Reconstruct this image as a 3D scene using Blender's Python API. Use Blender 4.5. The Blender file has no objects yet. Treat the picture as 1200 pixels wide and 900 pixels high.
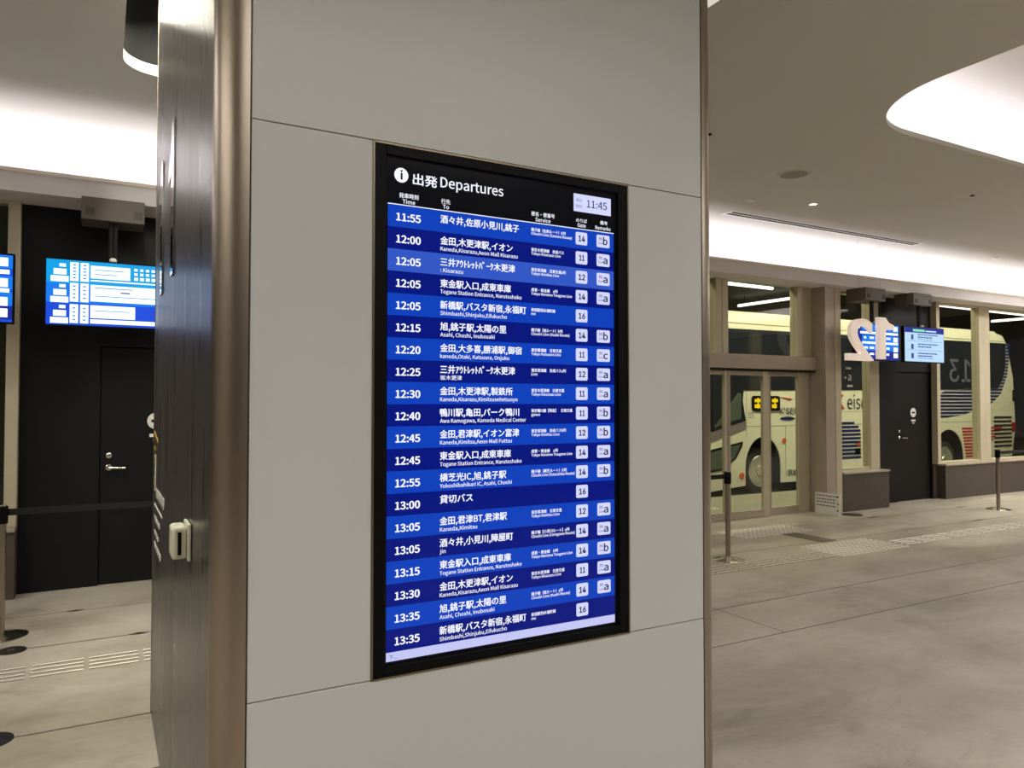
import bpy, bmesh, math, os, random
from mathutils import Vector, Matrix
random.seed(7)
sc = bpy.context.scene
COL = sc.collection
PI = math.pi

# ------------------------------------------------------------------ camera, world, exposure, large lights
cam_data = bpy.data.cameras.new('camera')
cam = bpy.data.objects.new('camera', cam_data)
COL.objects.link(cam)
cam.location = (0, 0, 1.6)
cam.rotation_euler = (math.radians(91.4), 0, math.radians(-28.95))
cam_data.sensor_width = 36
cam_data.lens = 870.0 / 1200.0 * 36
cam_data.clip_start = 0.05
sc.camera = cam

world = bpy.data.worlds.new('world')
sc.world = world
world.use_nodes = True
world.node_tree.nodes['Background'].inputs[0].default_value = (0.02, 0.022, 0.03, 1)
world.node_tree.nodes['Background'].inputs[1].default_value = 0.3

sc.view_settings.view_transform = 'Standard'
sc.view_settings.look = 'None'
sc.view_settings.exposure = 0.12
sc.view_settings.gamma = 1.0
sc.view_settings.use_curve_mapping = False


def area(name, loc, sx, sy, power, color, rot=(0, 0, 0)):
    """rectangular lamp; rot (0,0,0) shines straight down"""
    d = bpy.data.lights.new(name, 'AREA')
    d.shape = 'RECTANGLE'
    d.size, d.size_y = sx, sy
    d.energy = power
    d.color = color
    o = bpy.data.objects.new(name, d)
    o.location = loc
    o.rotation_euler = rot
    COL.objects.link(o)
    return o


WARM = (1.0, 0.98, 0.94)
COVE = (0.93, 0.90, 1.0)
BAY = (1.0, 0.93, 0.69)
CZ = 3.9                                   # height of the hall ceiling
# added fill lamps in invented ceiling recesses, all out of view
area('fill_lamp_behind', (1.5, -1.6, 4.5), 4.6, 1.7, 150, WARM)
area('fill_lamp_right', (8.4, -2.4, 4.5), 4.6, 1.7, 230, WARM)
area('fill_lamp_left', (-4.2, 1.0, 4.40), 1.6, 4.0, 170, WARM)
area('fill_lamp_far_right', (15.6, 1.0, 4.40), 2.0, 3.4, 240, WARM)
area('fill_lamp_front_right', (14.2, 5.2, 4.45), 3.2, 1.3, 210, WARM)
area('fill_lamp_front_left', (-3.1, 5.0, 4.45), 2.6, 1.3, 62, WARM)
# cove along the glass front, shining up from its ledge
area('cove_lamp_front', (7.0, 7.2, 3.34), 26.0, 0.10, 118, COVE, (PI, 0, 0))
# lamps in the hole round the pillar
area('pillar_lamp_left', (0.145, 3.7, 4.22), 0.06, 3.7, 100, (1.0, 0.98, 0.80), (0, math.radians(-30), 0))
area('pillar_lamp_right', (2.55, 3.2, 4.3), 0.5, 3.0, 26, WARM)
area('pillar_lamp_back', (1.2, 5.0, 4.3), 1.6, 0.5, 26, WARM)
# bus bay lamps beyond the glass
area('bay_lamp_walkway', (12.5, 8.55, 4.5), 15.0, 0.25, 430, BAY, (math.radians(18), 0, 0))
area('bay_lamp_walkway_left', (0.0, 8.55, 4.5), 8.0, 0.25, 90, BAY, (math.radians(18), 0, 0))
area('bay_lamp_road', (14.0, 15.0, 4.5), 14.0, 0.3, 300, BAY)


# ------------------------------------------------------------------ materials
def lin(c):
    r = []
    for v in c:
        v = v / 255.0
        r.append(v / 12.92 if v <= 0.04045 else ((v + 0.055) / 1.055) ** 2.4)
    return (r[0], r[1], r[2], 1.0)


def mat(name, rgb, rough=0.5, metal=0.0, emit=0.0, vary=0.0, scale=(6, 6, 6), bump=0.0, spec=None, rvary=0.0, rgb2=None, detail=4.0):
    if spec is None:
        spec = 0.12 if emit > 0 else 0.5
    m = bpy.data.materials.new(name)
    m.use_nodes = True
    nt = m.node_tree
    b = nt.nodes['Principled BSDF']
    c = lin(rgb)
    b.inputs['Base Color'].default_value = c
    b.inputs['Roughness'].default_value = rough
    b.inputs['Metallic'].default_value = metal
    b.inputs['Specular IOR Level'].default_value = spec
    if emit > 0:
        b.inputs['Emission Color'].default_value = c
        b.inputs['Emission Strength'].default_value = emit
        b.inputs['Base Color'].default_value = (0.004, 0.004, 0.004, 1)
    if vary > 0 or rgb2 or bump > 0 or rvary > 0:
        tc = nt.nodes.new('ShaderNodeTexCoord')
        mp = nt.nodes.new('ShaderNodeMapping')
        mp.inputs['Scale'].default_value = scale
        nz = nt.nodes.new('ShaderNodeTexNoise')
        nz.inputs['Scale'].default_value = 1.0
        nz.inputs['Detail'].default_value = detail
        nz.inputs['Roughness'].default_value = 0.62
        nt.links.new(tc.outputs['Object'], mp.inputs['Vector'])
        nt.links.new(mp.outputs['Vector'], nz.inputs['Vector'])
        if vary > 0 or rgb2:
            cr = nt.nodes.new('ShaderNodeValToRGB')
            cr.color_ramp.elements[0].position = 0.3
            cr.color_ramp.elements[1].position = 0.7
            if rgb2:
                lo, hi = lin(rgb2), c
            else:
                lo = tuple(v * (1 - vary) for v in c[:3]) + (1,)
                hi = tuple(min(1, v * (1 + vary)) for v in c[:3]) + (1,)
            cr.color_ramp.elements[0].color = lo
            cr.color_ramp.elements[1].color = hi
            nt.links.new(nz.outputs['Fac'], cr.inputs['Fac'])
            nt.links.new(cr.outputs['Color'], b.inputs['Base Color'])
        if bump > 0:
            bp = nt.nodes.new('ShaderNodeBump')
            bp.inputs['Strength'].default_value = bump
            bp.inputs['Distance'].default_value = 0.01
            nt.links.new(nz.outputs['Fac'], bp.inputs['Height'])
            nt.links.new(bp.outputs['Normal'], b.inputs['Normal'])
        if rvary > 0:
            mr = nt.nodes.new('ShaderNodeMapRange')
            mr.inputs['From Min'].default_value = 0.3
            mr.inputs['From Max'].default_value = 0.7
            mr.inputs['To Min'].default_value = max(0.02, rough - rvary)
            mr.inputs['To Max'].default_value = rough + rvary
            nt.links.new(nz.outputs['Fac'], mr.inputs['Value'])
            nt.links.new(mr.outputs['Result'], b.inputs['Roughness'])
    return m


def glass_mat(name, tint, reflect=0.07):
    m = bpy.data.materials.new(name)
    m.use_nodes = True
    nt = m.node_tree
    nt.nodes.remove(nt.nodes['Principled BSDF'])
    out = nt.nodes['Material Output']
    tr = nt.nodes.new('ShaderNodeBsdfTransparent')
    tr.inputs['Color'].default_value = lin(tint)
    gl = nt.nodes.new('ShaderNodeBsdfGlossy')
    gl.inputs['Roughness'].default_value = 0.02
    fr = nt.nodes.new('ShaderNodeFresnel')
    fr.inputs['IOR'].default_value = 1.45
    mx = nt.nodes.new('ShaderNodeMixShader')
    ge = nt.nodes.new('ShaderNodeNewGeometry')
    inv = nt.nodes.new('ShaderNodeMath')
    inv.operation = 'SUBTRACT'
    inv.inputs[0].default_value = 1.0
    nt.links.new(ge.outputs['Backfacing'], inv.inputs[1])
    pr = nt.nodes.new('ShaderNodeMath')
    pr.operation = 'MULTIPLY'
    nt.links.new(fr.outputs['Fac'], pr.inputs[0])
    nt.links.new(inv.outputs[0], pr.inputs[1])
    nt.links.new(pr.outputs[0], mx.inputs['Fac'])
    nt.links.new(tr.outputs['BSDF'], mx.inputs[1])
    nt.links.new(gl.outputs['BSDF'], mx.inputs[2])
    nt.links.new(mx.outputs['Shader'], out.inputs['Surface'])
    return m


def floor_mat():
    m = mat('polished_concrete', (176, 164, 145), 0.33, vary=0.0)
    nt = m.node_tree
    b = nt.nodes['Principled BSDF']
    tc = nt.nodes.new('ShaderNodeTexCoord')

    def noise(scale, detail, rough=0.6, dist=0.0):
        mp = nt.nodes.new('ShaderNodeMapping')
        mp.inputs['Scale'].default_value = scale
        n = nt.nodes.new('ShaderNodeTexNoise')
        n.inputs['Scale'].default_value = 1
        n.inputs['Detail'].default_value = detail
        n.inputs['Roughness'].default_value = rough
        n.inputs['Distortion'].default_value = dist
        nt.links.new(tc.outputs['Object'], mp.inputs['Vector'])
        nt.links.new(mp.outputs['Vector'], n.inputs['Vector'])
        return n

    n1 = noise((0.8, 1.3, 1), 9, 0.68, 0.5)
    cr = nt.nodes.new('ShaderNodeValToRGB')
    e = cr.color_ramp.elements
    e[0].position, e[0].color = 0.30, lin((146, 137, 118))
    e[1].position, e[1].color = 0.68, lin((196, 188, 173))
    x = cr.color_ramp.elements.new(0.5)
    x.color = lin((178, 168, 152))
    nt.links.new(n1.outputs['Fac'], cr.inputs['Fac'])
    # worn darker patches
    n2 = noise((0.9, 1.6, 1), 10, 0.78, 1.4)
    r2 = nt.nodes.new('ShaderNodeValToRGB')
    r2.color_ramp.elements[0].position = 0.30
    r2.color_ramp.elements[0].color = (0.62, 0.60, 0.57, 1)
    r2.color_ramp.elements[1].position = 0.46
    r2.color_ramp.elements[1].color = (1, 1, 1, 1)
    nt.links.new(n2.outputs['Fac'], r2.inputs['Fac'])
    mu = nt.nodes.new('ShaderNodeMix')
    mu.data_type = 'RGBA'
    mu.blend_type = 'MULTIPLY'
    mu.inputs[0].default_value = 0.8
    nt.links.new(cr.outputs['Color'], mu.inputs[6])
    nt.links.new(r2.outputs['Color'], mu.inputs[7])
    # expansion joints
    sep = nt.nodes.new('ShaderNodeSeparateXYZ')
    nt.links.new(tc.outputs['Object'], sep.inputs['Vector'])
    acc = None
    for axis, pos, w in (('Y', 3.635, .006), ('Y', 4.285, .006), ('Y', 5.78, .007), ('Y', 6.64, .006), ('Y', 0.6, .006),
                         ('X', 4.18, .005), ('X', 9.6, .005), ('X', -1.3, .005)):
        c = nt.nodes.new('ShaderNodeMath')
        c.operation = 'COMPARE'
        c.inputs[1].default_value = pos
        c.inputs[2].default_value = w
        nt.links.new(sep.outputs[axis], c.inputs[0])
        if pos == 4.18:                                   # this joint ends at the long one
            gt_ = nt.nodes.new('ShaderNodeMath')
            gt_.operation = 'GREATER_THAN'
            gt_.inputs[1].default_value = 3.635
            nt.links.new(sep.outputs['Y'], gt_.inputs[0])
            ml = nt.nodes.new('ShaderNodeMath')
            ml.operation = 'MULTIPLY'
            nt.links.new(c.outputs[0], ml.inputs[0])
            nt.links.new(gt_.outputs[0], ml.inputs[1])
            c = ml
        if acc is None:
            acc = c
        else:
            a = nt.nodes.new('ShaderNodeMath')
            a.operation = 'MAXIMUM'
            nt.links.new(acc.outputs[0], a.inputs[0])
            nt.links.new(c.outputs[0], a.inputs[1])
            acc = a
    mj = nt.nodes.new('ShaderNodeMix')
    mj.data_type = 'RGBA'
    mj.inputs[7].default_value = lin((62, 54, 46))
    nt.links.new(acc.outputs[0], mj.inputs[0])
    nt.links.new(mu.outputs[2], mj.inputs[6])
    nt.links.new(mj.outputs[2], b.inputs['Base Color'])
    mr = nt.nodes.new('ShaderNodeMapRange')
    mr.inputs['To Min'].default_value = 0.24
    mr.inputs['To Max'].default_value = 0.48
    nt.links.new(n1.outputs['Fac'], mr.inputs['Value'])
    nt.links.new(mr.outputs['Result'], b.inputs['Roughness'])
    return m


M = {}
M['floor'] = floor_mat()
M['ceiling'] = mat('ceiling_paint', (200, 197, 188), 0.9, vary=0.02, scale=(1, 1, 1))
M['white_plaster'] = mat('white_plaster', (240, 236, 232), 0.85, vary=0.02, scale=(2, 2, 2))
M['fascia'] = mat('fascia_paint', (214, 207, 208), 0.6, vary=0.03, scale=(1, 3, 3))
M['lip'] = mat('lip_paint', (226, 214, 206), 0.6, vary=0.02)
M['wall'] = mat('grey_wall', (120, 112, 100), 0.8, vary=0.08, scale=(1, 1, 1))
M['pillar'] = mat('pillar_panel', (197, 198, 198), 0.32, vary=0.015, scale=(1.5, 1.5, 1.5), spec=0.35)
M['seam'] = mat('seam_dark', (70, 66, 58), 0.6, vary=0.1)
M['steel'] = mat('brushed_steel', (158, 147, 134), 0.33, 1.0, vary=0.02, scale=(3, 3, 0.4), rvary=0.02)
M['steel_dull'] = mat('dull_steel', (130, 120, 104), 0.36, 1.0, vary=0.05, scale=(30, 30, 1))
M['chrome'] = mat('chrome', (214, 208, 198), 0.16, 1.0, vary=0.03)
M['stone_side'] = mat('dark_grained_panel', (82, 78, 75), 0.30, vary=0.0, scale=(13, 13, 0.8), rgb2=(44, 40, 39), rvary=0.05, spec=0.5, detail=6)
M['black'] = mat('black_board', (9, 9, 10), 0.5, spec=0.12, vary=0.2, scale=(3, 3, 3))
M['black_wall'] = mat('black_wall_panel', (15, 14, 15), 0.5, spec=0.25, vary=0.12, scale=(2, 2, 2))
M['black_matt'] = mat('matt_black', (16, 15, 14), 0.85, vary=0.2)
M['brown_black'] = mat('dark_brown_box', (88, 78, 72), 0.55, vary=0.08)
M['plinth'] = mat('plinth_stone', (76, 67, 60), 0.5, vary=0.16, scale=(14, 14, 14))
M['frame'] = mat('window_frame_metal', (198, 187, 162), 0.42, 0.2, vary=0.04, scale=(2, 2, 8))
M['frame_dark'] = mat('entrance_frame_metal', (176, 163, 147), 0.4, 0.25, vary=0.05, scale=(2, 2, 8))
M['glass'] = glass_mat('clear_glass', (238, 241, 234))
M['white'] = mat('white_paint', (232, 228, 220), 0.5, vary=0.02)
M['cream'] = mat('cream_plastic', (214, 210, 188), 0.4, vary=0.02)
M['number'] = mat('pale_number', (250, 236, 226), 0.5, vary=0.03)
M['number_steel'] = mat('polished_number_steel', (226, 226, 228), 0.08, 1.0, vary=0.02)
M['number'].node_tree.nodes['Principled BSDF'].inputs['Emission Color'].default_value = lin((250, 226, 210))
M['number'].node_tree.nodes['Principled BSDF'].inputs['Emission Strength'].default_value = 0.34   # faint emission added to brighten the digits
M['faint'] = mat('reflected_number_paint', (62, 64, 66), 0.7, vary=0.05)  # grey paint standing for a number reflected in the glass
M['belt'] = mat('black_belt', (12, 12, 12), 0.8, vary=0.2)
M['socket'] = mat('floor_socket_black', (22, 20, 20), 0.5, vary=0.1)
M['tactile'] = mat('tactile_metal', (196, 188, 172), 0.45, 0.4, vary=0.05)
M['dot'] = mat('tactile_stud', (226, 218, 204), 0.4, vary=0.03)
M['tactile_dark'] = mat('tactile_gap', (116, 104, 88), 0.5, vary=0.08)
M['mat'] = mat('entry_grate', (96, 86, 68), 0.6, vary=0.15, scale=(30, 30, 30))
M['grille'] = mat('speaker_grille', (150, 146, 132), 0.8, vary=0.1, scale=(60, 60, 60))
M['yellow'] = mat('yellow_lettering', (190, 150, 40), 0.5, vary=0.05)
M['asphalt'] = mat('asphalt', (70, 68, 62), 0.85, vary=0.2, scale=(5, 5, 5))
M['walk'] = mat('walkway_paving', (150, 146, 128), 0.6, vary=0.08, scale=(2, 2, 2))
M['concrete'] = mat('bay_concrete', (96, 94, 80), 0.85, vary=0.15, scale=(0.6, 0.6, 0.6))
M['bus'] = mat('bus_white', (232, 228, 206), 0.25, vary=0.01, spec=0.6)
M['bus_glass'] = mat('bus_dark_glass', (32, 36, 45), 0.06, vary=0.1, spec=0.8)
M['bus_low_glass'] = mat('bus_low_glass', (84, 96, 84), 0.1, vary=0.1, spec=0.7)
M['bus_lilac'] = mat('bus_lilac_grey', (128, 118, 120), 0.4, vary=0.03)
M['bus_blue'] = mat('bus_blue', (28, 36, 100), 0.35, vary=0.03)
M['bus_red'] = mat('bus_red', (186, 40, 28), 0.35, vary=0.03)
M['bus_line'] = mat('bus_panel_line', (140, 134, 110), 0.6, vary=0.03)
M['bus_grey'] = mat('bus_grey_letter', (84, 88, 94), 0.5, vary=0.03)
M['bus_navy'] = mat('bus_navy_letter', (34, 36, 60), 0.5, vary=0.03)
M['rubber'] = mat('tyre_rubber', (18, 18, 17), 0.75, vary=0.2, scale=(20, 20, 20))
M['rim'] = mat('wheel_rim', (222, 218, 204), 0.22, 0.7, vary=0.06)
M['orange'] = mat('orange_marker', (214, 96, 30), 0.35, vary=0.03)
M['red_lamp'] = mat('red_lamp', (150, 24, 18), 0.3, vary=0.03)
# things that give light
M['tube'] = mat('lamp_tube', (245, 244, 240), emit=3.0)
M['downlight'] = mat('downlight_glow', (255, 250, 235), emit=2.5)
M['led_yellow'] = mat('led_yellow', (255, 214, 20), emit=1.1)
M['s_black'] = mat('screen_black', (5, 6, 12), 0.12, emit=1.0)
M['s_light'] = mat('screen_row_bright_blue', (10, 62, 180), 0.12, emit=1.0)
M['s_dark'] = mat('screen_row_deep_blue', (2, 20, 120), 0.12, emit=1.0)
M['s_mid'] = mat('screen_row_mid_blue', (48, 84, 190), 0.12, emit=1.0)
M['s_text'] = mat('screen_white_text', (240, 242, 255), 0.2, emit=1.0)
M['s_badge'] = mat('screen_badge', (206, 210, 246), 0.2, emit=1.0)
M['s_grey'] = mat('screen_grey_letter', (98, 102, 142), 0.2, emit=1.0)
M['s_ink'] = mat('screen_ink', (16, 20, 70), 0.2, emit=1.0)
M['s_bar'] = mat('screen_lavender_bar', (190, 192, 236), 0.2, emit=1.0)
M['t_white'] = mat('display_white', (232, 246, 255), emit=1.25)
M['t_cyan'] = mat('display_cyan', (8, 158, 226), emit=1.0)
M['t_azure'] = mat('display_azure', (20, 120, 232), emit=1.0)
M['t_blue'] = mat('display_blue', (24, 74, 214), emit=1.0)
M['t_navy'] = mat('display_navy', (22, 38, 140), emit=1.0)
M['t_pale'] = mat('display_pale_blue', (184, 216, 250), emit=1.0)
M['t_ink'] = mat('display_ink', (60, 84, 140), emit=1.0)
M['t_green'] = mat('display_green', (130, 220, 170), emit=1.0)


# Blender's own bundled typefaces (the built-in one is the fallback)
def typeface(fn):
    p = os.path.join(bpy.utils.system_resource('DATAFILES') or '', 'fonts', fn)
    try:
        return bpy.data.fonts.load(p) if os.path.exists(p) else None
    except Exception:
        return None


SANS_CJK = typeface('Noto Sans CJK Regular.woff2')
GROTESK = typeface('Inter.woff2')


# ------------------------------------------------------------------ mesh helpers
class MB:
    def __init__(self):
        self.v, self.f, self.mi, self.mats = [], [], [], []

    def idx(self, m):
        if m not in self.mats:
            self.mats.append(m)
        return self.mats.index(m)

    def add(self, verts, faces, m):
        o = len(self.v)
        self.v += [tuple(p) for p in verts]
        k = self.idx(m)
        for f in faces:
            self.f.append([i + o for i in f])
            self.mi.append(k)
        return self

    def box(self, x0, x1, y0, y1, z0, z1, m):
        vs = [(x, y, z) for x in (x0, x1) for y in (y0, y1) for z in (z0, z1)]
        fs = [(0, 1, 3, 2), (4, 6, 7, 5), (0, 4, 5, 1), (2, 3, 7, 6), (0, 2, 6, 4), (1, 5, 7, 3)]
        return self.add(vs, fs, m)

    def prism(self, pts, axis, a0, a1, m):
        def P(p, a):
            if axis == 'y':
                return (p[0], a, p[1])
            if axis == 'x':
                return (a, p[0], p[1])
            return (p[0], p[1], a)
        n = len(pts)
        vs = [P(p, a0) for p in pts] + [P(p, a1) for p in pts]
        fs = [tuple(range(n - 1, -1, -1)), tuple(range(n, 2 * n))]
        fs += [(i, (i + 1) % n, n + (i + 1) % n, n + i) for i in range(n)]
        return self.add(vs, fs, m)

    def tube(self, p0, p1, r, m, n=16, r1=None):
        p0, p1 = Vector(p0), Vector(p1)
        r1 = r if r1 is None else r1
        d = (p1 - p0).normalized()
        u = d.orthogonal().normalized()
        w = d.cross(u)
        vs = []
        for p, rr in ((p0, r), (p1, r1)):
            for i in range(n):
                a = 2 * PI * i / n
                vs.append(p + (u * math.cos(a) + w * math.sin(a)) * rr)
        fs = [tuple(range(n - 1, -1, -1)), tuple(range(n, 2 * n))]
        fs += [(i, (i + 1) % n, n + (i + 1) % n, n + i) for i in range(n)]
        return self.add(vs, fs, m)

    def lathe(self, prof, c, m, n=32, axis='z'):
        vs = []
        for r, h in prof:
            for i in range(n):
                a = 2 * PI * i / n
                if axis == 'z':
                    vs.append((c[0] + r * math.cos(a), c[1] + r * math.sin(a), c[2] + h))
                else:
                    vs.append((c[0] + r * math.cos(a), c[1] + h, c[2] + r * math.sin(a)))
        fs = []
        for k in range(len(prof) - 1):
            for i in range(n):
                j = (i + 1) % n
                fs.append((k * n + i, k * n + j, (k + 1) * n + j, (k + 1) * n + i))
        fs.append(tuple(range(n - 1, -1, -1)))
        k = (len(prof) - 1) * n
        fs.append(tuple(range(k, k + n)))
        return self.add(vs, fs, m)

    def text(self, s, mtx, size, m, width=None, bold=0.0, extrude=0.0, align='LEFT', font=None, grow=0.0):
        """glyphs laid in the xy plane of mtx, baseline on y = 0"""
        cu = bpy.data.curves.new('glyphs', 'FONT')
        cu.body = s
        cu.size = 1.0
        font = SANS_CJK if font is None else font
        if font and font != 'plain':
            cu.font = font
        cu.resolution_u = 3 if grow == 0 else 8
        cu.offset = grow
        cu.extrude = extrude / size
        o = bpy.data.objects.new('glyphs', cu)
        COL.objects.link(o)
        dg = bpy.context.evaluated_depsgraph_get()
        me = bpy.data.meshes.new_from_object(o.evaluated_get(dg))
        bpy.data.objects.remove(o)
        bpy.data.curves.remove(cu)
        if len(me.vertices):
            xs = [v.co.x for v in me.vertices]
            x0, x1 = min(xs), max(xs)
            em = 2.65 if (font is SANS_CJK and font) else 1.34 if (font is GROTESK and font) else 1.0   # equal capital heights
            kx = size * em if width is None else width / max(1e-6, x1 - x0)
            sh = {'LEFT': x0, 'CENTER': (x0 + x1) / 2, 'RIGHT': x1}[align]
            fs = [tuple(p.vertices) for p in me.polygons]
            # heavier strokes: the outline repeated with small shifts
            for q, (ox, oy) in enumerate(((0, 0),) if bold <= 0 else ((-bold, 0), (bold, 0), (0, -bold * 0.7), (0, bold * 0.7))):
                vs = [mtx @ Vector(((v.co.x - sh) * kx + ox * size, v.co.y * size * em + oy * size, v.co.z * size * (em if extrude == 0 else 1) + q * 0.00012)) for v in me.vertices]
                self.add(vs, fs, m)
        bpy.data.meshes.remove(me)
        return self

    def build(self, name, parent=None, label=None, bevel=0.0, smooth=True, fixn=True, segs=2):
        me = bpy.data.meshes.new(name)
        off = Vector((0, 0, 0))
        p = parent
        while p is not None:
            off += p.location
            p = p.parent
        me.from_pydata([(v[0] - off.x, v[1] - off.y, v[2] - off.z) for v in self.v], [], self.f)
        for m in self.mats:
            me.materials.append(m)
        for i, p in enumerate(me.polygons):
            p.material_index = self.mi[i]
        if fixn:
            bm = bmesh.new()
            bm.from_mesh(me)
            bmesh.ops.recalc_face_normals(bm, faces=bm.faces)
            bm.to_mesh(me)
            bm.free()
        if smooth:
            me.polygons.foreach_set('use_smooth', [True] * len(me.polygons))
            me.set_sharp_from_angle(angle=math.radians(32))
        me.update()
        o = bpy.data.objects.new(name, me)
        COL.objects.link(o)
        if parent is not None:
            o.parent = parent
        if label:
            o['label'] = label
        if bevel:
            b = o.modifiers.new('bevel', 'BEVEL')
            b.width = bevel
            b.segments = segs
            b.limit_method = 'ANGLE'
            b.angle_limit = math.radians(40)
        return o


def tag(o, label, cat, group=None, kind=None):
    o['label'] = label
    o['category'] = cat
    if group:
        o['group'] = group
    if kind:
        o['kind'] = kind
    return o


def thing(name, label, cat, loc=(0, 0, 0), group=None, kind=None):
    o = bpy.data.objects.new(name, None)
    o.empty_display_size = 0.1
    COL.objects.link(o)
    o.location = loc
    return tag(o, label, cat, group, kind)


def dup(root, delta):
    """a copy of a thing, its parts and their sub-parts, moved by delta"""
    r = root.copy()
    COL.objects.link(r)
    r.location = root.location + Vector(delta)

    def rec(src, dst):
        for ch in list(src.children):
            c = ch.copy()
            COL.objects.link(c)
            c.parent = dst
            rec(ch, c)
    rec(root, r)
    return r


RX = Matrix.Rotation(PI / 2, 4, 'X')                      # text plane facing -Y


def front(x, y, z):
    return Matrix.Translation((x, y, z)) @ RX


def side(y, z, x):                                          # text plane facing -X (reads towards -Y)
    return Matrix.Translation((x, y, z)) @ Matrix(((0, 0, -1, 0), (-1, 0, 0, 0), (0, 1, 0, 0), (0, 0, 0, 1)))


def rounded(x0, x1, y0, y1, r, n=12):
    pts = []
    for cx, cy, a0 in ((x1 - r, y1 - r, 0), (x0 + r, y1 - r, 90), (x0 + r, y0 + r, 180), (x1 - r, y0 + r, 270)):
        for i in range(n + 1):
            a = math.radians(a0 + 90 * i / n)
            pts.append((cx + r * math.cos(a), cy + r * math.sin(a)))
    return pts


# ------------------------------------------------------------------ the hall shell
X0, X1, YB = -6.0, 20.0, -7.0
f = MB().box(X0, X1, YB, 7.52, -0.12, 0, M['floor']).build('floor')
tag(f, 'polished greige concrete floor of the hall with thin joints', 'floor', kind='structure')

# ceiling slab with its openings, cut as a filled 2D outline
OVAL = rounded(5.17, 11.6, 0.5, 3.9, 0.85, 16)            # lit recess at the right
HOLE = rounded(0.10, 3.07, 0.9, 5.75, 0.22, 10)           # dark hole round the pillar
FILL_RECESSES = [(-1.0, 4.0, -2.6, -0.6), (5.9, 10.9, -3.4, -1.4), (-5.0, -3.4, -1.0, 3.0), (14.6, 16.6, -0.7, 2.7), (12.4, 16.0, 4.4, 6.0), (-4.6, -1.6, 4.2, 5.8)]  # invented openings for the added fill lamps, out of view
cu = bpy.data.curves.new('ceiling', 'CURVE')
cu.dimensions = '2D'
cu.fill_mode = 'BOTH'
cu.extrude = 0.022
loops = [[(X0, YB), (X1, YB), (X1, 7.25), (X0, 7.25)], OVAL, HOLE] + [rounded(*p, 0.5) for p in FILL_RECESSES]
for lp in loops:
    sp = cu.splines.new('POLY')
    sp.points.add(len(lp) - 1)
    for i, p in enumerate(lp):
        sp.points[i].co = (p[0], p[1], 0, 1)
    sp.use_cyclic_u = True
co = bpy.data.objects.new('ceiling_outline', cu)
COL.objects.link(co)
dg = bpy.context.evaluated_depsgraph_get()
me = bpy.data.meshes.new_from_object(co.evaluated_get(dg))
bpy.data.objects.remove(co)
mb = MB().add([(v.co.x, v.co.y, v.co.z + CZ + 0.022) for v in me.vertices], [tuple(p.vertices) for p in me.polygons], M['ceiling'])
ceil = mb.build('ceiling', fixn=False, smooth=False)
tag(ceil, 'smooth greige plaster ceiling of the hall with rounded openings', 'ceiling', kind='structure')


def offset_loop(x0, x1, y0, y1, r, d, n=16):
    return rounded(x0 - d, x1 + d, y0 - d, y1 + d, max(0.02, r + d), n)


def recess(name, rect, r, rings, m, label, n=16, cap=True):
    mb = MB()
    ls = [[(p[0], p[1], z) for p in offset_loop(*rect, r, d, n)] for d, z in rings]
    k = len(ls[0])
    vs = [p for l in ls for p in l]
    fs = []
    for a in range(len(ls) - 1):
        for i in range(k):
            j = (i + 1) % k
            fs.append((a * k + i, a * k + j, (a + 1) * k + j, (a + 1) * k + i))
    if cap:
        fs.append(tuple(range((len(ls) - 1) * k, len(ls) * k)))
    mb.add(vs, fs, m)
    return tag(mb.build(name), label, 'ceiling recess', kind='structure')


zt = CZ + 0.044
rings = [(0.30, zt), (0.30, zt + 0.16)]
for i in range(1, 9):
    a = PI / 2 * i / 8
    rings.append((0.30 - 0.42 * (1 - math.cos(a)), zt + 0.16 + 0.34 * math.sin(a)))
recess('trim_1', (5.17, 11.6, 0.5, 3.9), 0.85, rings, M['white_plaster'], 'white domed recess with hidden cove light in the ceiling at right')
recess('trim_2', (0.10, 3.07, 0.9, 5.75), 0.22, [(0.03, CZ + 0.075), (0.03, 4.75)], M['black_matt'], 'black inside of the ceiling hole round the pillar', 10)
tag(recess('trim_3', (0.10, 3.07, 0.9, 5.75), 0.22, [(0.0, CZ + 0.043), (0.0, CZ + 0.075), (0.03, CZ + 0.075), (0.03, CZ + 0.043)], M['lip'], '', 10, False),
    'cream lip round the ceiling hole above the pillar', 'ceiling trim', kind='structure')
for i, p in enumerate(FILL_RECESSES):
    recess('trim_%d' % (i + 10), p, 0.5, [(0.02, zt), (0.02, 4.6)], M['white_plaster'],
           ('added white fill lamp recess in the ceiling behind the photographer', 'added white fill lamp recess in the ceiling behind and to the right',
            'added white fill lamp recess in the ceiling at far left', 'added white fill lamp recess in the ceiling at far right',
            'added white fill lamp recess in the ceiling over the right barrier post, out of view', 'added white fill lamp recess in the ceiling over the left barrier post, out of view')[i])
# hidden cove lamps on the ledge of the right recess
def cove(x, y, z, lx, ly, p, rot):
    return area('recess_cove_lamp', (x, y, z), lx, ly, p, COVE, rot)
cove(8.4, 4.06, zt + 0.03, 5.4, 0.10, 15, (PI, 0, 0))
cove(5.01, 2.2, zt + 0.03, 0.10, 1.9, 5, (PI, 0, 0))
cove(5.30, 3.77, zt + 0.03, 0.75, 0.10, 3.0, (PI, 0, math.radians(45)))
cove(8.4, 0.34, zt + 0.03, 5.4, 0.10, 1, (PI, 0, 0))

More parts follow.
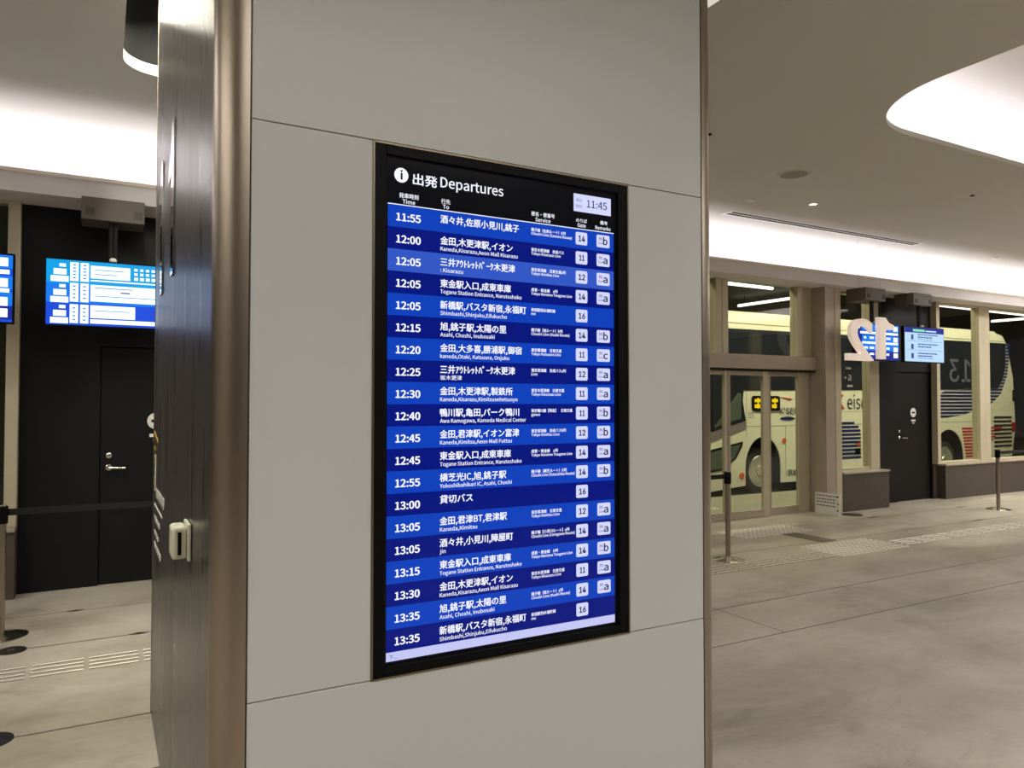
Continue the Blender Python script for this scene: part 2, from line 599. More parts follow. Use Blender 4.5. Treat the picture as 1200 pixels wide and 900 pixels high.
# walls of the hall out of shot
for nm, b, lb in (('wall_back', (X0, X1, YB - 0.1, YB, 0, 4.0), 'plain grey wall at the back of the hall'),
                  ('wall_left', (X0 - 0.1, X0, YB, 7.5, 0, 4.0), 'plain grey wall at the left end of the hall'),
                  ('wall_right', (X1, X1 + 0.1, YB, 7.5, 0, 4.0), 'plain grey wall at the right end of the hall')):
    tag(MB().box(*b, M['wall']).build(nm), lb, 'wall', kind='structure')

# upper wall with a cove curve, ledge and fascia over the glass front
prof = [(7.52, 3.30), (7.46, 3.30), (7.46, 3.62)]
for i in range(1, 9):
    a = PI / 2 * i / 8
    prof.append((7.46 - 0.28 * (1 - math.cos(a)), 3.62 + 0.28 * math.sin(a)))
prof += [(7.18, 3.96), (7.52, 3.96)]
tag(MB().prism(prof, 'x', X0, X1, M['white_plaster']).build('wall_front'), 'white curved cove wall between glass front and ceiling', 'wall', kind='structure')
fa = thing('trim_7', 'taupe fascia ledge of the cove above the glass front', 'fascia', (7, 7.2, 3.27), kind='structure')
MB().box(X0, X1, 7.0, 7.05, 3.27, 3.42, M['fascia']).box(X0, X1, 7.05, 7.5, 3.27, 3.31, M['fascia']).build('fascia_board', fa)
MB().box(X0, X1, 6.985, 7.05, 3.42, 3.455, M['lip']).build('lip', fa, bevel=0.006)

# ------------------------------------------------------------------ glass front
YG = 7.40
ZH = 3.27


def window(num, x0, x1, z0, z1, label, jl=0.08, jr=0.08, pane_y=YG, fm='frame'):
    w = thing('window_%d' % num, label, 'window', (x0, YG, z0), kind='structure')
    MB().box(x0 + jl, x1 - jr, pane_y - 0.006, pane_y + 0.006, z0 + 0.03, z1 - 0.02, M['glass']).build('pane', w)
    m = MB()
    m.box(x0, x0 + jl, YG - 0.06, YG + 0.08, z0, z1, M[fm]).box(x1 - jr, x1, YG - 0.06, YG + 0.08, z0, z1, M[fm])
    m.box(x0 + jl, x1 - jr, YG - 0.05, YG + 0.07, z0, z0 + 0.035, M[fm]).box(x0 + jl, x1 - jr, YG - 0.05, YG + 0.07, z1 - 0.03, z1, M[fm])
    m.build('frame', w, bevel=0.004)
    return w


def plinth(num, x0, x1, yf, label):
    p = thing('baseboard_%d' % num, label, 'plinth', (x0, yf, 0), kind='structure')
    MB().box(x0, x1, yf, 7.48, 0, 0.545, M['plinth']).box(x0 - (0.11 if num == 4 else 0), x0, 7.41, 7.48, 0, 0.575, M['plinth']).build('stone_base', p, bevel=0.004)
    MB().box(x0 - 0.0, x1 + 0.0, yf - 0.02, 7.49, 0.545, 0.575, M['frame_dark']).build('sill', p, bevel=0.004)
    return p


plinth(1, -6.0, -0.60, 7.26, 'dark stone plinth under the window left of the black wall')
plinth(2, 0.98, 5.35, 7.26, 'dark stone plinth under the windows behind the pillar')
plinth(3, 9.46, 10.53, 7.15, 'short dark stone plinth between entrance column and black door')
plinth(4, 12.20, 20.0, 7.28, 'long dark stone plinth under the right windows')
window(1, -3.4, -0.60, 0.575, ZH, 'tall window at the far left edge beside the black wall', jr=0.09)
window(2, -6.0, -3.4, 0.575, ZH, 'tall window out of view beyond the far left one')
window(3, 0.98, 3.1, 0.575, ZH, 'tall window behind the pillar nearer the black wall')
window(4, 3.1, 5.35, 0.575, ZH, 'tall window behind the pillar nearer the entrance')
w5 = window(5, 9.45, 10.59, 0.575, ZH, 'narrow window between entrance column and right black wall', jl=0.05, jr=0.22)
w6 = window(6, 12.10, 13.50, 0.575, ZH, 'window right of the black door, left of the mullion', jl=0.09, jr=0.16)
window(7, 13.50, 16.4, 0.575, ZH, 'window at the right edge, right of the mullion', jl=0.16, jr=0.1)
window(8, 16.4, 20.0, 0.575, ZH, 'tall window out of view beyond the right edge')
# painted reflection of a mirrored 13, and small lettering on the panes
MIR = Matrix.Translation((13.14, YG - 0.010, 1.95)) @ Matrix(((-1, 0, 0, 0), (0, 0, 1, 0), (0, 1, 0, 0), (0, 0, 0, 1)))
MB().text('13', MIR, 0.56, M['faint'], width=0.60, bold=0.01, font=GROTESK).build('number_reflection', w6, 'faint grey painted reflection of a mirrored 13 on the glass')
m = MB().text('a', front(9.92, YG - 0.012, 1.93), 0.17, M['white'], bold=0.01)
m.box(9.84, 9.875, YG - 0.014, YG - 0.010, 1.955, 1.985, M['white'])
m.box(9.90, 10.02, YG - 0.014, YG - 0.010, 1.83, 1.865, M['white']).box(9.87, 9.99, YG - 0.014, YG - 0.010, 2.10, 2.13, M['white'])
m.build('lettering', w5, 'small white lettering on the glass')

# black wall bays with their doors
def black_bay(num, wallname, x0, x1, dx, wl, dl):
    w = thing(wallname, wl, 'wall', (x0, 7.45, 0), kind='structure')
    MB().box(x0, dx, 7.44, 7.52, 0, ZH, M['black_wall']).box(dx + 0.9, x1, 7.44, 7.52, 0, ZH, M['black_wall']) \
        .box(dx, dx + 0.9, 7.44, 7.52, 2.09, ZH, M['black_wall']) \
        .box(dx, dx + 0.9, 7.504, 7.52, 0, 2.09, M['black_wall']).build('wall_panel', w)
    d = thing('door_%d' % num, dl, 'door', (dx, 7.46, 0), kind='structure')
    MB().box(dx + 0.006, dx + 0.894, 7.462, 7.50, 0.008, 2.082, M['black_wall']).build('leaf', d, bevel=0.003)
    h = MB()
    h.lathe([(0.024, 0), (0.026, -0.008), (0.02, -0.012)], (dx + 0.075, 7.462, 1.025), M['chrome'], 20, 'y')
    h.tube((dx + 0.075, 7.45, 1.025), (dx + 0.075, 7.41, 1.025), 0.010, M['chrome'])
    h.tube((dx + 0.068, 7.41, 1.025), (dx + 0.205, 7.41, 1.02), 0.010, M['chrome'])
    h.build('handle', d, 'chrome lever handle')
    MB().lathe([(0.024, 0), (0.024, -0.01), (0.014, -0.016)], (dx + 0.075, 7.462, 1.13), M['chrome'], 20, 'y').build('lock', d)
    s = MB().lathe([(0.075, 0), (0.075, -0.003)], (dx + 0.45, 7.461, 1.43), M['white'], 40, 'y')
    s.box(dx + 0.41, dx + 0.49, 7.4545, 7.4585, 1.418, 1.442, M['black'])
    s.box(dx + 0.395, dx + 0.505, 7.458, 7.461, 1.285, 1.315, M['white']).box(dx + 0.425, dx + 0.475, 7.458, 7.461, 1.25, 1.268, M['white'])
    s.build('no_entry_sign', d, 'round white no entry sign with a black bar')
    return w


black_bay(1, 'wall_gate_left', -0.60, 0.98, -0.01, 'black wall bay at left behind the hanging displays', 'flush black door with lever handle at left, behind the belt')
black_bay(2, 'wall_gate_right', 10.59, 12.10, 11.18, 'black wall bay at right beside the narrow window', 'flush black door right of the entrance below the pale display')

# entrance column and sliding doors
c = thing('trim_8', 'bronze metal column right of the glass entrance', 'column', (9.28, 7.2, 0), kind='structure')
MB().box(9.11, 9.312, 7.15, 7.48, 0, ZH, M['frame_dark']).build('left_post', c, bevel=0.004)
MB().box(9.322, 9.45, 7.15, 7.48, 0, ZH, M['frame']).build('right_post', c, bevel=0.004)
MB().box(9.312, 9.322, 7.17, 7.46, 0, ZH, M['black_matt']).build('groove', c)
c = thing('trim_9', 'bronze metal column left of the glass entrance, behind the pillar', 'column', (5.5, 7.2, 0), kind='structure')
MB().box(5.35, 5.76, 7.15, 7.48, 0, ZH, M['frame_dark']).build('left_post', c, bevel=0.004)
e = thing('door_3', 'glass sliding entrance with bronze transom beside the pillar', 'entrance', (7.4, YG, 0), kind='structure')
MB().box(5.76, 9.11, 7.30, 7.50, 2.06, 2.255, M['frame_dark']).build('transom_beam', e, bevel=0.006)
MB().box(5.76, 9.11, 7.33, 7.48, 2.03, 2.06, M['black_matt']).build('track_slot', e)
t = MB()
for a, b in ((5.76, 5.86), (7.18, 7.285), (7.295, 7.40), (8.76, 8.86)):
    t.box(a, b, YG - 0.06, YG + 0.08, 2.255, ZH, M['frame'])
t.build('transom_mullions', e, bevel=0.004)
MB().box(8.86, 9.11, YG - 0.02, YG + 0.06, 2.255, ZH, M['frame']).build('side_panel', e, bevel=0.004)
MB().box(5.86, 7.18, YG - 0.006, YG + 0.006, 2.255, ZH, M['glass']).build('transom_pane', e)
MB().box(7.40, 8.76, YG - 0.006, YG + 0.006, 2.255, ZH, M['glass']).build('transom_pane', e)


def leaf(name, x0, x1, y, sl, sr):
    l = MB()
    l.box(x0, x0 + sl, y - 0.025, y + 0.025, 0.01, 2.05, M['frame_dark']).box(x1 - sr, x1, y - 0.025, y + 0.025, 0.01, 2.05, M['frame'])
    l.box(x0 + sl, x1 - sr, y - 0.022, y + 0.022, 1.97, 2.05, M['frame_dark']).box(x0 + sl, x1 - sr, y - 0.022, y + 0.022, 0.01, 0.11, M['frame_dark'])
    o = l.build(name, e, bevel=0.003)
    p = MB().box(x0 + sl, x1 - sr, y - 0.005, y + 0.005, 0.11, 1.97, M['glass']).build('pane', None)
    p.parent = o
    p.location = (-e.location.x, -e.location.y, -e.location.z)
    return o


leaf('sliding_leaf', 6.58, 7.405, 7.40, 0.09, 0.05)
leaf('sliding_leaf', 7.415, 8.20, 7.40, 0.05, 0.11)
leaf('fixed_leaf', 5.77, 6.66, 7.455, 0.2, 0.09)
leaf('fixed_leaf', 8.19, 9.10, 7.455, 0.11, 0.24)

# ------------------------------------------------------------------ the pillar
PY, PL, PR, PBK, R = 1.93, 0.318, 1.822, 4.36, 0.078
pil = thing('pillar', 'wide pale grey pillar with steel corners carrying the departures board', 'pillar', ((PL + PR) / 2, 3.1, 0), kind='structure')
PT = 4.75
BX0, BX1, BZ0, BZ1 = 0.640, 1.499, 0.858, 2.308
for nm, z0, z1 in (('lower_panel', 0.06, 0.856), ('upper_panel', 2.3135, PT)):
    MB().box(PL + 0.004, PR - 0.002, PY, PY + 0.03, z0, z1, M['pillar']).build(nm, pil, bevel=0.0015)
MB().box(PL + 0.004, BX0 - 0.003, PY, PY + 0.03, 0.8585, 2.311, M['pillar']) \
    .box(BX1 + 0.003, PR - 0.002, PY, PY + 0.03, 0.8585, 2.311, M['pillar']).build('middle_panel', pil, bevel=0.0015)
MB().box(PL - 0.02, PR + 0.02, PY + 0.03, PBK - 0.02, 0, PT, M['seam']).build('core', pil)


def corner(cx, cy, a0):
    pts = [(cx, cy)]
    for i in range(13):
        a = math.radians(a0 + 90 * i / 12)
        pts.append((cx + R * math.cos(a), cy + R * math.sin(a)))
    return MB().prism(pts, 'z', 0, PT, M['steel']).build('corner_trim', pil, 'rounded brushed steel corner')


corner(PL, PY + R - 0.002, 180)
corner(PR, PY + R - 0.002, 270)
corner(PL, PBK - R, 90)
corner(PR, PBK - R, 0)
YS = 3.10                                                    # seam of the two side panels
MB().box(PL - R + 0.002, PL, PY + R + 0.004, YS - 0.004, 0.02, PT, M['stone_side']).build('side_panel', pil, 'dark grained glossy side panel')
MB().box(PL - R + 0.002, PL, YS + 0.002, PBK - R - 0.004, 0.02, PT, M['stone_side']).build('side_panel', pil, 'dark grained glossy side panel')
MB().box(PR, PR + R - 0.002, PY + R + 0.004, PBK - R - 0.004, 0.02, PT, M['stone_side']).build('side_panel', pil, 'dark grained glossy side panel')
MB().box(PL, PR, PBK - 0.03, PBK, 0.02, PT, M['pillar']).build('back_panel', pil)
# small lettering on the side panel
XF = PL - R
k = MB()
for (ya, za, n, h) in ((4.02, 1.15, 7, 0.035), (4.12, 1.02, 5, 0.02), (4.12, 0.95, 4, 0.018), (4.12, 0.89, 6, 0.022)):
    for i in range(n):
        w = random.uniform(0.03, 0.055)
        y = ya - i * 0.075
        k.box(XF - 0.001, XF + 0.003, y - w, y, za, za + h * random.uniform(0.7, 1.0), M['white'])
        k.box(XF - 0.001, XF + 0.003, y - w * 0.4, y - w * 0.2, za - h * 0.5, za + h, M['white'])
k.box(XF - 0.001, XF + 0.003, 3.62, 4.15, 1.085, 1.093, M['white'])
k.box(XF - 0.001, XF + 0.003, 4.09, 4.13, 1.16, 1.34, M['white'])
k.build('lettering', pil, 'small white lettering')
k = MB()
k.prism([(4.22, 1.455), (3.95, 1.415), (3.95, 1.402), (4.22, 1.44)], 'x', XF - 0.001, XF + 0.003, M['yellow'])
for i, z in enumerate((1.36, 1.31, 1.28, 1.20, 1.18)):
    k.box(XF - 0.001, XF + 0.003, 4.10, 4.15, z, z + 0.018, M['yellow']).box(XF - 0.001, XF + 0.003, 4.16, 4.2, z, z + 0.018, M['yellow'])
k.build('guide_arrow', pil, 'yellow arrow and lettering')

# steel 11 on the pillar's side
gn = thing('gate_number', 'tall steel gate number 11 standing off the pillar side', 'gate number', (XF, 3.45, 2.1))
for yr in (3.98, 3.38):
    MB().prism([(yr - 0.24, 2.10), (yr - 0.13, 2.10), (yr - 0.13, 2.52), (yr, 2.50), (yr, 2.56), (yr - 0.10, 2.62), (yr - 0.14, 2.71), (yr - 0.24, 2.71)], 'x', XF - 0.005, XF - 0.0003, M['number_steel']).build('digit', gn)

# belt receiver on the pillar's side
br = thing('belt_wall_bracket', 'small cream belt receiver box fixed to the dark pillar side', 'bracket', (XF, 2.47, 1.13))
MB().box(XF - 0.010, XF, 2.41, 2.54, 1.125, 1.235, M['cream']).build('mounting_plate', br, bevel=0.003)
MB().box(XF - 0.052, XF - 0.010, 2.425, 2.525, 1.13, 1.228, M['cream']).build('housing', br, bevel=0.01)
MB().box(XF - 0.036, XF - 0.026, 2.421, 2.427, 1.145, 1.212, M['black']).build('slot', br, 'black vertical slot')

# ------------------------------------------------------------------ departures board
bd = thing('departures_board', 'tall black framed departures screen set into the pale pillar', 'departures board', ((BX0 + BX1) / 2, PY, BZ0))
YSCR = PY + 0.013
MB().box(BX0 - 0.003, BX0 + 0.002, PY - 0.003, PY + 0.03, BZ0 - 0.003, BZ1 + 0.003, M['steel_dull']) \
    .box(BX1 - 0.002, BX1 + 0.003, PY - 0.003, PY + 0.03, BZ0 - 0.003, BZ1 + 0.003, M['steel_dull']) \
    .box(BX0, BX1, PY - 0.003, PY + 0.03, BZ1 - 0.002, BZ1 + 0.003, M['steel_dull']) \
    .box(BX0, BX1, PY - 0.003, PY + 0.03, BZ0 - 0.003, BZ0 + 0.002, M['steel_dull']).build('edge_trim', bd, 'thin steel edge')
fr = MB()
fr.box(BX0 + 0.002, BX0 + 0.036, PY, PY + 0.03, BZ0 + 0.002, BZ1 - 0.002, M['black']).box(BX1 - 0.036, BX1 - 0.002, PY, PY + 0.03, BZ0 + 0.002, BZ1 - 0.002, M['black'])
fr.box(BX0 + 0.036, BX1 - 0.036, PY, PY + 0.03, BZ0 + 0.002, BZ0 + 0.028, M['black']).box(BX0 + 0.036, BX1 - 0.036, PY, PY + 0.03, BZ1 - 0.028, BZ1 - 0.002, M['black'])
fr.build('bezel', bd, bevel=0.002)
MB().box(BX0 + 0.034, BX1 - 0.034, YSCR, YSCR + 0.015, BZ0 + 0.026, BZ1 - 0.026, M['s_black']).build('screen', bd)
Y1, Y2, Y3 = YSCR - 0.0008, YSCR - 0.0016, YSCR - 0.0024
SX0, SX1, ZTOP, PITCH = 0.684, 1.452, 2.147, 0.0614
# header
hd = MB().box(SX0, SX1, Y2, YSCR, ZTOP, ZTOP + 0.0022, M['s_text']).build('header_line', bd, 'white rule under the header')


def T(m, s, x, z, size, mt, width=None, bold=0.02, y=Y2, align='LEFT', font=None):
    return m.text(s, front(x, y, z), size, mt, width=width, bold=bold, align=align, font=font)


ic = MB().lathe([(0.0205, 0), (0.0205, -0.0008)], (0.723, YSCR, 2.231), M['s_text'], 40, 'y')
T(ic, 'i', 0.723, 2.2185, 0.036, M['s_black'], bold=0.035, y=Y3, align='CENTER')
ic.build('information_icon', bd, 'white round information icon')
h = MB()
T(h, '出発', 0.757, 2.2125, 0.037, M['s_text'], width=0.073, bold=0.022)
T(h, 'Departures', 0.841, 2.2145, 0.042, M['s_text'], width=0.203, bold=0.012)
h.build('title', bd, 'white title 出発 Departures')
for s, xc, z, sz, w in (('発車時刻', .745, 2.1685, .0165, .057), ('Time', .745, 2.1525, .0165, .037), ('行先', .857, 2.1685, .0165, .028), ('To', .8575, 2.1535, .0165, .019),
                        ('便名・便番号', 1.183, 2.1705, .0155, .084), ('Service', 1.183, 2.1535, .0165, .054), ('のりば', 1.326, 2.1700, .0145, .041),
                        ('Gate', 1.3265, 2.1545, .0165, .031), ('備考', 1.4125, 2.1725, .0145, .029), ('Remarks', 1.409, 2.1545, .0160, .060)):
    T(MB(), s, xc, z, sz, M['s_text'], width=w, bold=0.014, align='CENTER').build('column_heading', bd)
ck = MB().box(1.297, 1.441, Y1, YSCR, 2.2035, 2.2595, M['s_badge'])
T(ck, '11:45', 1.3465, 2.2205, 0.0345, M['s_ink'], width=0.078, bold=0.008)
T(ck, '現在', 1.3045, 2.2350, 0.0125, M['s_grey'], width=0.024, bold=0.0)
T(ck, '時刻', 1.3045, 2.2160, 0.0125, M['s_grey'], width=0.024, bold=0.0)
ck.build('clock', bd, 'pale clock field showing 11:45')

CH, TK, TKM = '銚子線', '東京木更津線', '東京君津線'
rows = [
    ('11:55', '酒々井,佐原小見川,銚子', .257, '', 0, '銚子線（佐原ルート）b列', .124, 'Choshi Line (Sawara Route)', .148, '14', 'b'),
    ('12:00', '金田,木更津駅,イオン', .235, 'Kaneda,Kisarazu,Aeon Mall Kisarazu', .252, '東京木更津線　京成バス', .118, 'Tokyo Kisarazu Line', .106, '11', 'a'),
    ('12:05', '三井ｱｳﾄﾚｯﾄﾊﾟｰｸ木更津', .243, ': Kisarazu', .071, '東京君津線　日東交通a列', .124, 'Tokyo Kimitsu Line', .100, '12', 'a'),
    ('12:05', '東金駅入口,成東車庫', .229, 'Togane Station Entrance, Narutoshako', .266, '成東・東金線　a列', .094, 'Tokyo Narutou Tougane Line', .148, '14', 'a'),
    ('12:05', '新橋駅,バスタ新宿,永福町', .281, 'Shimbashi,Shinjuku,Eifukucho', .215, '新宿駅西永福町線', .086, 'me', .015, '16', ''),
    ('12:15', '旭,銚子駅,太陽の里', .213, 'Asahi, Choshi, Inubosaki', .174, '銚子線（旭ルート）b列', .112, 'Choshi Line (Asahi Route)', .138, '14', 'b'),
    ('12:20', '金田,大多喜,勝浦駅,御宿', .266, 'kaneda,Otaki, Katsuura, Onjuku', .223, '東京勝浦線　日東交通', .108, 'Tokyo Katsuura Line', .106, '11', 'c'),
    ('12:25', '三井ｱｳﾄﾚｯﾄﾊﾟｰｸ木更津', .243, '坂木更津', .068, '東京君津線　京成バスa列', .124, 'Line', .022, '12', 'a'),
    ('12:30', '金田,木更津駅,製鉄所', .235, 'Kaneda,Kisarazu,Kimitsuseitetsusyo', .252, '東京木更津線　日東交通', .118, 'Tokyo Kisarazu Line', .106, '11', 'a'),
    ('12:40', '鴨川駅,亀田,パーク鴨川', .257, 'Awa Kamogawa, Kameda Medical Center', .281, '東京鴨川線【特急】　日東交通', .148, 'gawa', .030, '11', 'b'),
    ('12:45', '金田,君津駅,イオン富津', .257, 'Kaneda,Kimitsu,Aeon Mall Futtsu', .232, '東京君津線　京成バスb列', .124, 'Tokyo Kimitsu Line', .100, '12', 'b'),
    ('12:45', '東金駅入口,成東車庫', .229, 'Togane Station Entrance, Narutoshako', .266, '成東・東金線　a列', .094, 'Tokyo Narutou Tougane Line', .148, '14', 'a'),
    ('12:55', '横芝光IC,旭,銚子駅', .213, 'Yokoshibahikari IC, Asahi, Choshi', .232, '銚子線（横芝ルート）b列', .126, 'Choshi Line (Yokoshiba Route)', .156, '14', 'b'),
    ('13:00', '貸切バス', .103, '', 0, '', 0, '', 0, '16', ''),
    ('13:05', '金田,君津BT,君津駅', .215, 'Kaneda,Kimitsu', .117, '東京君津線　日東交通', .108, 'Tokyo Kimitsu Line', .100, '12', 'a'),
    ('13:05', '酒々井,小見川,陣屋町', .236, 'jin', .018, '銚子線【小見川ルート】a列', .136, 'Choshi Line (Omigawa Route)', .156, '14', 'a'),
    ('13:15', '東金駅入口,成東車庫', .229, 'Togane Station Entrance, Narutoshako', .266, '成東・東金線　b列', .094, 'Tokyo Narutou Tougane Line', .148, '14', 'b'),
    ('13:30', '金田,木更津駅,イオン', .235, 'Kaneda,Kisarazu,Aeon Mall Kisarazu', .252, '東京木更津線　日東交通', .118, 'Tokyo Kisarazu Line', .106, '11', 'a'),
    ('13:35', '旭,銚子駅,太陽の里', .213, 'Asahi, Choshi, Inubosaki', .174, '銚子線（旭ルート）a列', .112, 'Choshi Line (Asahi Route)', .138, '14', 'a'),
    ('13:35', '新橋駅,バスタ新宿,永福町', .281, 'Shimbashi,Shinjuku,Eifukucho', .215, '新宿駅西永福町線', .086, 'me', .015, '16', ''),
]
for k, (tm, dj, dw, de, dew, sj, sw, se, sew, gt, rm) in enumerate(rows):
    zt_ = ZTOP - PITCH * k
    zb_ = zt_ - PITCH
    bandm = M['s_mid'] if k == 2 else (M['s_light'] if k % 2 == 0 else M['s_dark'])
    ro = MB().box(SX0, SX1, Y1 + 0.0004, YSCR, zb_, zt_, bandm).build('departure_row', bd, 'departure row for %s' % tm, fixn=True)
    T(MB(), tm, 0.7085, zt_ - 0.0435, 0.0300, M['s_text'], width=0.0715, bold=0.036).build('time_text', ro)
    m = MB()
    T(m, dj, 0.841, zt_ - 0.0335, 0.0272, M['s_text'], width=dw, bold=0.022)
    if de:
        T(m, de, 0.841, zt_ - 0.0530, 0.0158, M['s_text'], width=dew, bold=0.012)
    m.build('destination_text', ro)
    if sj:
        m = MB()
        T(m, sj, 1.141, zt_ - 0.0245, 0.0125, M['s_text'], width=sw, bold=0.02)
        T(m, se, 1.141, zt_ - 0.0360, 0.0118, M['s_text'], width=sew, bold=0.02)
        m.build('service_text', ro)
    g = MB().prism([(1.304 + p[0], zt_ - 0.049 + p[1]) for p in rounded(0, 0.044, 0, 0.040, 0.005, 4)], 'y', Y1 - 0.0004, YSCR, M['s_badge'])
    T(g, gt, 1.326, zt_ - 0.0380, 0.0260, M['s_ink'], width=0.0235 if gt != '11' else 0.0185, bold=0.036, align='CENTER', y=Y3, font=GROTESK)
    g.build('gate_badge', ro)
    if rm:
        g = MB().prism([(1.3845 + p[0], zt_ - 0.049 + p[1]) for p in rounded(0, 0.051, 0, 0.040, 0.005, 4)], 'y', Y1 - 0.0004, YSCR, M['s_badge'])
        T(g, rm, 1.4175, zt_ - 0.040, 0.0335, M['s_ink'], width=0.0160, bold=0.026, align='CENTER', y=Y3)
        T(g, '列', 1.3920, zt_ - 0.027, 0.0125, M['s_grey'], width=0.012, bold=0.02, y=Y3)
        T(g, 'Line', 1.3905, zt_ - 0.039, 0.0090, M['s_grey'], width=0.017, bold=0.02, y=Y3)
        g.build('remark_badge', ro)
zb_ = ZTOP - PITCH * 20
fb = MB().box(SX0, SX1, Y1, YSCR, zb_ - 0.0245, zb_, M['s_bar'])
T(fb, '下...', SX0 + 0.008, zb_ - 0.018, 0.014, M['s_ink'], bold=0.0)
fb.build('footer_bar', bd, 'pale lavender footer bar')


# ------------------------------------------------------------------ hanging displays
def display(cx, label, rects, base):
    """display 1.0 m wide hung from a box under the fascia"""
    d = thing('hanging_display', label, 'display', (cx, 6.95, 2.20), 'hanging displays before the black walls')
    bx = MB().box(cx - 0.26, cx + 0.20, 6.9, 7.22, 3.085, 3.27, M['brown_black']).build('mounting_box', d, bevel=0.004)
    for sx in (cx - 0.225, cx + 0.125):
        g = MB()
        for i in range(5):
            for j in range(5):
                g.box(sx + i * 0.013, sx + i * 0.013 + 0.007, 6.8975, 6.9005, 3.12 + j * 0.013, 3.127 + j * 0.013, M['black_matt'])
        g.build('vent_grille', d)
    MB().tube((cx - 0.045, 6.97, 3.09), (cx - 0.045, 6.97, 2.66), 0.017, M['black_matt']).tube((cx - 0.012, 6.97, 3.09), (cx - 0.012, 6.97, 2.66), 0.017, M['black_matt']).build('hanger_pole', d)
    MB().lathe([(0.026, 0), (0.03, 0.012), (0.022, 0.028), (0.008, 0.034)], (cx - 0.028, 6.925, 2.752), M['white'], 20).build('sensor_cap', d, 'small white cap on the display')
    MB().box(cx - 0.505, cx + 0.505, 6.90, 6.955, 2.205, 2.752, M['black']).build('housing', d, bevel=0.006)
    s = MB().box(cx - 0.492, cx + 0.492, 6.8975, 6.9005, 2.219, 2.738, base).build('screen', d)
    m = MB()
    for q, (u0, v0, u1, v1, mt) in enumerate(rects):
        m.box(cx - 0.492 + 0.984 * u0, cx - 0.492 + 0.984 * u1, 6.8955 - 0.0001 * q, 6.898, 2.738 - 0.519 * v1, 2.738 - 0.519 * v0, mt)
    if rects:
        m.build('screen_content', d)
    return d


r = random.Random(3)
A = []
A += [(0.0, 0.0, 1.0, 0.36, M['t_cyan']), (0.0, 0.36, 1.0, 0.66, M['t_azure'])]  # cyan to azure bands paint the overexposed gradient of the screen
B = []
for v in (0.06, 0.38, 0.70):
    B += [(0.09, v, 0.135, v + 0.05, M['t_white']), (0.05, v + 0.08, 0.14, v + 0.17, M['t_white']), (0.03, v + 0.19, 0.155, v + 0.28, M['t_white'])]
for v in (0.02, 0.34, 0.67):
    B += [(0.165, v + 0.01, 0.225, v + 0.30, M['t_white']), (0.238, v + 0.01, 0.298, v + 0.30, M['t_white'])]
B += [(0.31, 0.06, 0.60, 0.26, M['t_white']), (0.31, 0.36, 0.98, 0.62, M['t_white']), (0.31, 0.68, 0.64, 0.88, M['t_white']), (0.31, 0.90, 0.98, 0.965, M['t_white']), (0.9, 0.74, 0.98, 0.82, M['t_white'])]
for i in range(8):
    B += [(0.63 + i * 0.044, 0.06, 0.655 + i * 0.044, 0.10, M['t_white']), (0.63 + i * 0.044, 0.13, 0.655 + i * 0.044, 0.17, M['t_white']), (0.63 + i * 0.044, 0.20, 0.66 + i * 0.044, 0.25, M['t_white'])]
B += [(0.31, 0.285, 0.98, 0.305, M['t_white'])]
B += [(0.34, 0.40, 0.62, 0.412, M['t_azure']), (0.53, 0.455, 0.60, 0.475, M['t_ink']), (0.34, 0.53, 0.9, 0.54, M['t_azure']), (0.34, 0.12, 0.55, 0.13, M['t_azure']), (0.34, 0.19, 0.5, 0.2, M['t_azure']), (0.34, 0.76, 0.6, 0.77, M['t_azure'])]
for v in (0.06, 0.11, 0.16, 0.21, 0.26, 0.39, 0.45, 0.51, 0.57, 0.73, 0.79, 0.85, 0.91):
    B += [(0.185, v, 0.205, v + 0.018, M['t_azure']), (0.258, v, 0.278, v + 0.018, M['t_azure'])]
display(0.10, 'hanging display with bright timetable columns before the left black wall', A + B, M['t_blue'])


def listing():
    L = [(0.02, 0.02, 0.10, 0.14, M['t_white'])]
    for v, mt in ((0.0, M['t_azure']), (0.31, M['t_azure']), (0.55, M['t_azure']), (0.76, M['t_navy'])):
        L.append((0.14, v + 0.005, 1.0, v + 0.20, mt))
    L += [(0.10, 0.22, 0.98, 0.285, M['t_white']), (0.14, 0.50, 0.98, 0.56, M['t_white'])]
    for v in (0.04, 0.35, 0.63, 0.80):
        L.append((0.87, v, 0.97, v + 0.13, M['t_white']))
        for i in range(5):
            x = 0.18 + i * 0.13
            L.append((x, v + 0.01, x + r.uniform(0.05, 0.1), v + 0.07, M['t_white']))
    return L


display(-1.105, 'hanging display cut off by the left edge of the picture', listing(), M['t_blue'])
display(9.93, 'hanging display with blue departures behind the number 12', listing(), M['t_navy'])
P = [(0.0, 0.0, 1.0, 0.155, M['t_navy']), (0.2, 0.05, 0.5, 0.12, M['t_green']), (0.52, 0.07, 0.8, 0.115, M['t_pale']), (0.015, 0.155, 0.985, 0.985, M['t_pale'])]
for v in (0.40, 0.66):
    P.append((0.05, v, 0.95, v + 0.008, M['t_ink']))
for v, n in ((0.19, 3), (0.47, 2), (0.74, 3)):
    P.append((0.15, v + 0.02, 0.21, v + 0.17, M['t_ink']))
    for i in range(n):
        x = 0.32
        while x < (0.82 if i == 0 else 0.66):
            w = r.uniform(0.03, 0.07)
            P.append((x, v + i * 0.075, x + w, v + i * 0.075 + (0.035 if i < 2 else 0.015), M['t_ink']))
            x += w + 0.015
display(11.065, 'hanging display with a pale text page left of the right windows', P, M['t_pale'])

# ------------------------------------------------------------------ the mirrored 12
g12 = thing('gate_number', 'pale mirrored gate number 12 hanging before the blue display', 'gate number', (9.75, 6.8, 2.2))


def back_facing(x, y, z):
    return Matrix.Translation((x, y, z)) @ Matrix(((-1, 0, 0, 0), (0, 0, 1, 0), (0, 1, 0, 0), (0, 0, 0, 1)))


